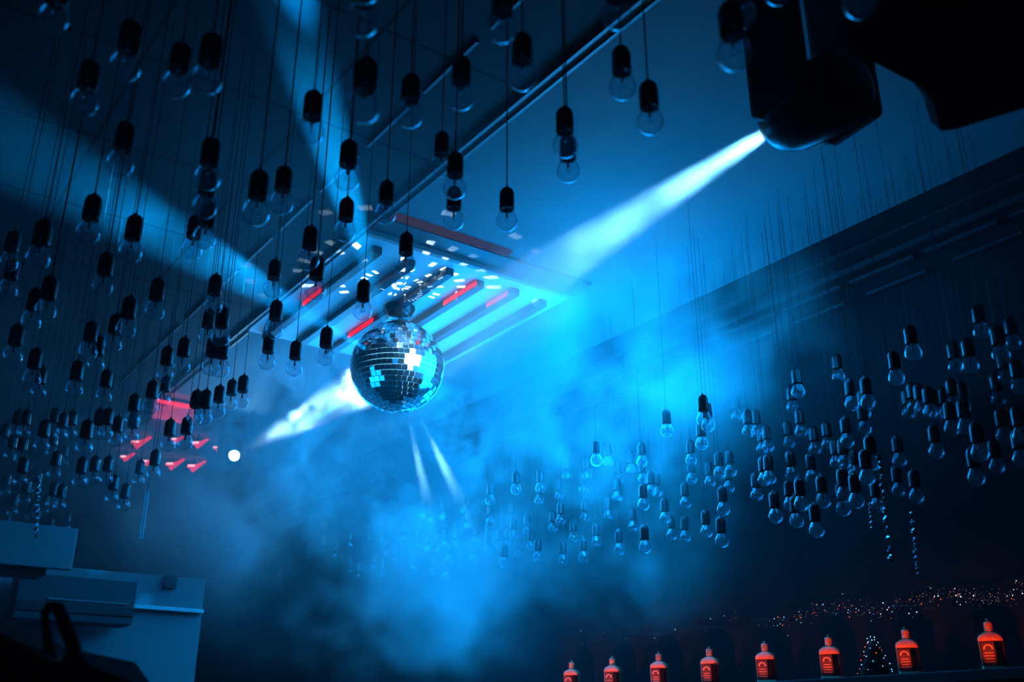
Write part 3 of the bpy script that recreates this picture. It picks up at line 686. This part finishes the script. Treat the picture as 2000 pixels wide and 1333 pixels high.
# ------------------------------------------------------------------ haze (real scattering volumes)
def haze_mat(name, mult, aniso, col=(1, 1, 1)):
    m = bpy.data.materials.new(name); m.use_nodes = True; t = m.node_tree; t.nodes.clear()
    ou = t.nodes.new('ShaderNodeOutputMaterial'); vs = t.nodes.new('ShaderNodeVolumeScatter'); at_ = t.nodes.new('ShaderNodeAttribute'); at_.attribute_name = 'density'
    mu = t.nodes.new('ShaderNodeMath'); mu.operation = 'MULTIPLY'; mu.inputs[1].default_value = mult
    vs.inputs['Anisotropy'].default_value = aniso; vs.inputs['Color'].default_value = (*col, 1)
    t.links.new(at_.outputs['Fac'], mu.inputs[0]); t.links.new(mu.outputs[0], vs.inputs['Density']); t.links.new(vs.outputs[0], ou.inputs['Volume'])
    m.cycles.volume_sampling = 'MULTIPLE_IMPORTANCE'
    return m
class GN:
    def __init__(s, name):
        s.g = bpy.data.node_groups.new(name, 'GeometryNodeTree')
        s.g.interface.new_socket('Geometry', in_out='INPUT', socket_type='NodeSocketGeometry')
        s.g.interface.new_socket('Geometry', in_out='OUTPUT', socket_type='NodeSocketGeometry')
        s.pos = s.g.nodes.new('GeometryNodeInputPosition').outputs[0]
    def put(s, sock, v):
        if isinstance(v, bpy.types.NodeSocket): s.g.links.new(v, sock)
        else: sock.default_value = v
    def m(s, op, a, b=0.0, c=None):
        n = s.g.nodes.new('ShaderNodeMath'); n.operation = op; s.put(n.inputs[0], a); s.put(n.inputs[1], b)
        if c is not None: s.put(n.inputs[2], c)
        return n.outputs[0]
    def v(s, op, a, b=None, scale=None):
        n = s.g.nodes.new('ShaderNodeVectorMath'); n.operation = op; s.put(n.inputs[0], a)
        if b is not None: s.put(n.inputs[1], b)
        if scale is not None: s.put(n.inputs['Scale'], scale)
        return n.outputs['Value'] if op in ('LENGTH', 'DOT_PRODUCT', 'DISTANCE') else n.outputs[0]
    def noise(s, p, scale, detail=3, rough=.55, dist=0.0, color=False):
        n = s.g.nodes.new('ShaderNodeTexNoise'); s.put(n.inputs['Vector'], p); n.inputs['Scale'].default_value = scale; n.inputs['Detail'].default_value = detail
        n.inputs['Roughness'].default_value = rough; n.inputs['Distortion'].default_value = dist
        return n.outputs['Color' if color else 0]
    def warp(s, p, scale, amt, detail=2):
        c = s.v('SUBTRACT', s.noise(p, scale, detail, color=True), (.5, .5, .5))
        return s.v('ADD', p, s.v('SCALE', c, scale=amt))
    def ramp(s, x, a, b):
        n = s.g.nodes.new('ShaderNodeMapRange'); n.interpolation_type = 'SMOOTHSTEP'; s.put(n.inputs[0], x); n.inputs[1].default_value = a; n.inputs[2].default_value = b
        return n.outputs[0]
    def blob(s, c, r, p=None):
        """1 at c, smoothly 0 at distances r=(rx,ry,rz)"""
        q = s.v('DIVIDE', s.v('SUBTRACT', p if p is not None else s.pos, tuple(c)), tuple(r) if isinstance(r, (tuple, list)) else (r, r, r))
        return s.ramp(s.v('LENGTH', q), 1.0, 0.0)
    def finish(s, dens, lo, hi, vox, m):
        N = s.g.nodes; vc = N.new('GeometryNodeVolumeCube'); sm = N.new('GeometryNodeSetMaterial'); out = N.new('NodeGroupOutput')
        s.put(vc.inputs['Density'], dens); vc.inputs['Background'].default_value = 0
        vc.inputs['Min'].default_value = lo; vc.inputs['Max'].default_value = hi
        for k, ax in enumerate('XYZ'): vc.inputs['Resolution ' + ax].default_value = max(4, int((hi[k] - lo[k]) / vox))
        sm.inputs['Material'].default_value = m
        s.g.links.new(vc.outputs[0], sm.inputs[0]); s.g.links.new(sm.outputs[0], out.inputs[0])
def haze(name, label, gn, dens, lo, hi, vox, m, mtx=None):
    v = bpy.data.volumes.new(name); v.materials.append(m); o = bpy.data.objects.new(name, v); C.objects.link(o)
    v.render.clipping = 0.0
    gn.finish(gn.m('MAXIMUM', dens, .003), lo, hi, vox, m)
    md = o.modifiers.new('density', 'NODES'); md.node_group = gn.g
    if mtx is not None: o.matrix_world = mtx
    return tag(o, label, 'smoke', kind='stuff')

# room haze with slow billows
g = GN('room_haze')
wp = g.warp(g.pos, 1.1, .9)
n1 = g.ramp(g.noise(wp, .8, 5, .55), .44, .60)
bright = g.blob(at(1060, 640, 5.3), (2.6, 2.6, 1.7))
low = g.blob(at(900, 960, 6.0), (3.2, 3.2, 1.3))
lft = g.blob(at(270, 440, 4.2), (1.6, 1.9, 1.0))
far = g.ramp(g.v('LENGTH', g.v('SUBTRACT', g.pos, tuple(CAM))), 1.9, 5.0)
env = g.m('ADD', g.m('ADD', g.m('MULTIPLY', bright, .55), g.m('MULTIPLY', low, .9)), g.m('MULTIPLY', lft, .6))
env = g.m('ADD', env, g.m('MULTIPLY_ADD', far, .22, .03))
sep = g.g.nodes.new('ShaderNodeSeparateXYZ'); g.put(sep.inputs[0], g.pos)
zf = g.ramp(g.m('ADD', sep.outputs[2], g.m('MULTIPLY', g.noise(g.pos, 1.0, 2), .5)), 1.8, 2.75)
dens = g.m('MULTIPLY', g.m('MULTIPLY', env, zf), g.m('MULTIPLY_ADD', n1, .93, .07))
# thin air beside the right wall near the camera
clearing = g.ramp(g.v('LENGTH', g.v('DIVIDE', g.v('SUBTRACT', g.pos, (3.7, 1.2, 2.6)), (1.5, 1.9, 2.2))), .55, 1.15)
dens = g.m('MULTIPLY', dens, clearing)
dens = g.m('MULTIPLY', dens, g.m('SUBTRACT', 1.0, g.ramp(g.v('LENGTH', g.v('SUBTRACT', g.pos, tuple(at(486, 878, 6.9)))), .7, .25)))
dens = g.m('MULTIPLY', dens, .30)
dens = g.m('MULTIPLY', dens, g.m('SUBTRACT', 1.0, g.m('MULTIPLY', g.ramp(g.v('LENGTH', g.v('SUBTRACT', g.pos, tuple(at(700, 850, 5.2)))), 1.1, .6), .75)))
# drifting sheets of curling smoke
SQ = g.v('SUBTRACT', g.pos, g.v('SCALE', tuple(FH), scale=g.m('MULTIPLY', g.v('DOT_PRODUCT', g.pos, tuple(FH)), .65)))
SM = g.warp(g.warp(SQ, 1.3, .75), 4.2, .22)
W1 = g.ramp(g.m('ABSOLUTE', g.m('SUBTRACT', g.noise(SM, 1.9, 5, .6), .5)), .06, 0.0)
PF = g.ramp(g.noise(SM, 1.15, 6, .62), .485, .555)
TEX = g.m('ADD', g.m('MULTIPLY_ADD', PF, 1.0, .02), g.m('MULTIPLY', W1, .55))
def sheet(c, half, rotz, mult):
    global dens
    d = g.v('SUBTRACT', g.pos, tuple(c)); cr, sr = math.cos(rotz), math.sin(rotz)
    lx = g.m('DIVIDE', g.v('DOT_PRODUCT', d, (cr, sr, 0)), half[0]); ly = g.m('DIVIDE', g.v('DOT_PRODUCT', d, (-sr, cr, 0)), half[1]); lz = g.m('DIVIDE', g.v('DOT_PRODUCT', d, (0, 0, 1)), half[2])
    r2 = g.m('SQRT', g.m('ADD', g.m('ADD', g.m('MULTIPLY', lx, lx), g.m('MULTIPLY', ly, ly)), g.m('MULTIPLY', lz, lz)))
    dens = g.m('ADD', dens, g.m('MULTIPLY', g.m('MULTIPLY', g.ramp(r2, 1.0, .5), mult), TEX))
sheet(at(1230, 660, 4.75), (1.1, .4, .9), -HEAD - .3, 1.6)
sheet(at(1150, 960, 5.3), (1.5, .42, .95), -HEAD - .35, 1.05)
sheet(at(800, 1100, 5.9), (1.5, .42, .85), -HEAD - .1, 1.0)
sheet(at(440, 960, 6.1), (1.2, .4, .7), -HEAD + .1, 1.2)
sheet(at(1075, 560, 4.7), (.4, .25, .3), -HEAD - .2, 1.6)
haze('blue_haze', 'billowing blue haze and drifting smoke filling the room under the ceiling', g, dens, (-2.2, .35, 1.35), (XW - .01, 9.6, CEIL - .005), .06, haze_mat('haze', 1.0, .12))

# fine curls left of and below the ball: a drifting sheet of smoke
g = GN('curl_smoke')
wp = g.warp(g.warp(g.warp(g.v('MULTIPLY', g.pos, (1, .3, 1)), 1.8, .7), 5.0, .25), 13.0, .06)
r1 = g.noise(wp, 2.6, 5, .6); r2 = g.noise(g.v('ADD', wp, (7, 3, 1)), 4.2, 4, .6)
wisp = g.ramp(g.m('ABSOLUTE', g.m('SUBTRACT', r1, .5)), .045, 0.0)
wisp2 = g.ramp(g.m('ABSOLUTE', g.m('SUBTRACT', r2, .5)), .05, 0.0)
puff = g.ramp(g.noise(wp, 1.7, 4, .6), .5, .6)
sheet = g.ramp(g.blob((0, 0, 0), (1.15, .3, .72)), 0.0, .6)
WM = Matrix.Translation(at(700, 850, 5.45)) @ Matrix.Rotation(-HEAD + .25, 4, 'Z'); WI = WM.inverted()
core = g.blob(WI @ at(605, 822, 5.75), (.42, .4, .25))
lobe = g.blob(WI @ at(862, 925, 5.25), (.28, .3, .2))
dens = g.m('ADD', g.m('MULTIPLY', sheet, g.m('ADD', g.m('ADD', g.m('MULTIPLY', wisp, .9), g.m('MULTIPLY', wisp2, .6)), g.m('MULTIPLY', puff, .3))), g.m('ADD', g.m('MULTIPLY', lobe, 1.1), g.m('MULTIPLY', core, g.m('MULTIPLY_ADD', puff, .9, .3))))
haze('wispy_smoke', 'fine bright wisps of smoke left of and below the mirror ball', g, dens, (-1.15, -.3, -.72), (1.15, .3, .66), .024, haze_mat('wisps', 6.0, .1), WM)

# thin curling haze along the right beam
L1 = (BC - LP1).length - BR
g = GN('beam_smoke')
wp = g.warp(g.v('MULTIPLY', g.pos, (1, 1, .55)), 6.0, .22)
wp = g.warp(wp, 16.0, .05)
n2 = g.ramp(g.noise(wp, 7.0, 4, .6), .34, .66)
sxyz = g.g.nodes.new('ShaderNodeSeparateXYZ'); g.put(sxyz.inputs[0], g.pos)
rad = g.m('SQRT', g.m('ADD', g.m('POWER', sxyz.outputs[0], 2.0), g.m('POWER', sxyz.outputs[1], 2.0)))
cl = g.m('MULTIPLY', sxyz.outputs[2], -1.0)
gap = g.m('ADD', g.ramp(cl, 1.35, .95), g.m('MULTIPLY', g.ramp(cl, 1.3, 2.0), .35))
dens = g.m('MULTIPLY', g.m('MULTIPLY', g.m('MULTIPLY_ADD', n2, .75, .25), g.ramp(rad, .24, .1)), gap)
haze('beam_haze', 'bright streaky haze inside the white beam at upper right', g, dens, (-.24, -.24, -L1), (.24, .24, -.02), .03, haze_mat('beam_haze', .8, .0), aim_matrix(LP1, BC))

# ------------------------------------------------------------------ light
BLUE = (.002, .27, .84); CYAN = (.0, .33, 1.0); ICE = (.22, .72, 1.0)
spot('beam_right', LP1, BC, 2200, math.radians(9.4), ICE, .25, .02)
spot('beam_left', LP2 + D2 * .02, BC, 14000, math.radians(7), (.42, .85, 1), .3, .03)
def refl(px, py, d, energy, ang, col=CYAN, blend=.8):
    tgt = at(px, py, d); p = BC + (tgt - BC).normalized() * (BR + .02)
    spot('reflected_beam_lamp', p, tgt, energy, ang, col, blend, .01)  # added spot at the ball's surface stands in for a mirrored beam
refl(110, 335, 3.6, 17000, .19)
refl(575, 40, 3.2, 8000, .12)
refl(320, 1010, 5.6, 500, .12); refl(430, 1040, 5.6, 300, .06)
refl(830, 960, 5.2, 150, .16, ICE); refl(890, 960, 5.2, 180, .16, ICE); refl(1665, 385, 3.7, 60, .05)
refl(1180, 600, 4.9, 200, .10); refl(1150, 690, 5.2, 200, .05); refl(980, 800, 5.2, 100, .06)
gd = (CAM - BC).normalized()
for x, y, d, e in ((700, 840, 4.7, 14), (640, 880, 6.2, 14), (1000, 700, 5.8, 40), (1130, 600, 5.1, 40), (1110, 850, 5.6, 45), (1300, 740, 5.0, 40), (900, 900, 6.2, 30), (1000, 1020, 6.4, 22),
                   (650, 900, 6.3, 32), (1260, 950, 5.8, 35), (540, 780, 6.4, 26), (1290, 480, 4.4, 26), (800, 1060, 6.8, 16), (1420, 820, 4.9, 22), (560, 960, 7.2, 18), (800, 1200, 6.2, 10), (1080, 1160, 5.8, 16), (1380, 640, 4.3, 18)):
    for k in range(2):
        j = Vector((random.uniform(-.45, .45), random.uniform(-.45, .45), random.uniform(-.3, .15)))
        q = at(x, y, d) + j
        q.x = min(q.x, XW - .4); q.z = min(q.z, CEIL - .35)
        point('haze_fill', q, e * .46, BLUE, .22)  # added fill lights in the haze, standing for light off the ball
# added gobo lamp imitates the dots the ball mirrors onto the ceiling panel
l = bpy.data.lights.new('mirror_dot_lamp', 'POINT'); l.energy = 90; l.color = (.6, .9, 1); l.shadow_soft_size = .004
lo_ = bpy.data.objects.new('mirror_dot_lamp', l); C.objects.link(lo_); lo_.location = BC + gd * (BR + .03) + Vector((0, 0, .1))
l.use_nodes = True; t = l.node_tree; em = t.nodes['Emission']
tc = t.nodes.new('ShaderNodeTexCoord'); sx = t.nodes.new('ShaderNodeSeparateXYZ'); t.links.new(tc.outputs['Normal'], sx.inputs[0])
def tm(op, a, b=0.0):
    n = t.nodes.new('ShaderNodeMath'); n.operation = op
    for k, v in ((0, a), (1, b)):
        if isinstance(v, bpy.types.NodeSocket): t.links.new(v, n.inputs[k])
        else: n.inputs[k].default_value = v
    return n.outputs[0]
phi = tm('MULTIPLY', tm('ARCTAN2', sx.outputs[1], sx.outputs[0]), 26 / (2 * PI)); thn = tm('MULTIPLY', tm('ARCCOSINE', sx.outputs[2]), 15 / PI)
fi, ti = tm('FLOOR', phi), tm('FLOOR', thn); ff, tf = tm('FRACT', phi), tm('FRACT', thn)
ma = tm('MULTIPLY', tm('LESS_THAN', tm('ABSOLUTE', tm('SUBTRACT', ff, .5)), .16), tm('LESS_THAN', tm('ABSOLUTE', tm('SUBTRACT', tf, .5)), .17))
cb = t.nodes.new('ShaderNodeCombineXYZ'); t.links.new(fi, cb.inputs[0]); t.links.new(ti, cb.inputs[1])
wn = t.nodes.new('ShaderNodeTexWhiteNoise'); t.links.new(cb.outputs[0], wn.inputs['Vector'])
ma = tm('MULTIPLY', ma, tm('GREATER_THAN', wn.outputs[0], .35)); ma = tm('MULTIPLY', ma, tm('GREATER_THAN', sx.outputs[2], .42))
t.links.new(tm('MULTIPLY', ma, 1.0), em.inputs['Strength'])
# added unseen fill light behind the camera
l = bpy.data.lights.new('rear_fill', 'AREA'); l.energy = 7; l.color = BLUE; l.size = 1.2
lo_ = bpy.data.objects.new('rear_fill', l); C.objects.link(lo_); lo_.matrix_world = aim_matrix((-1.2, -2.0, 3.2), (1.0, 6, 2.4))
spot('front_spot', LAMP, BC, 420, .15, (.55, .88, 1), .4, .06)
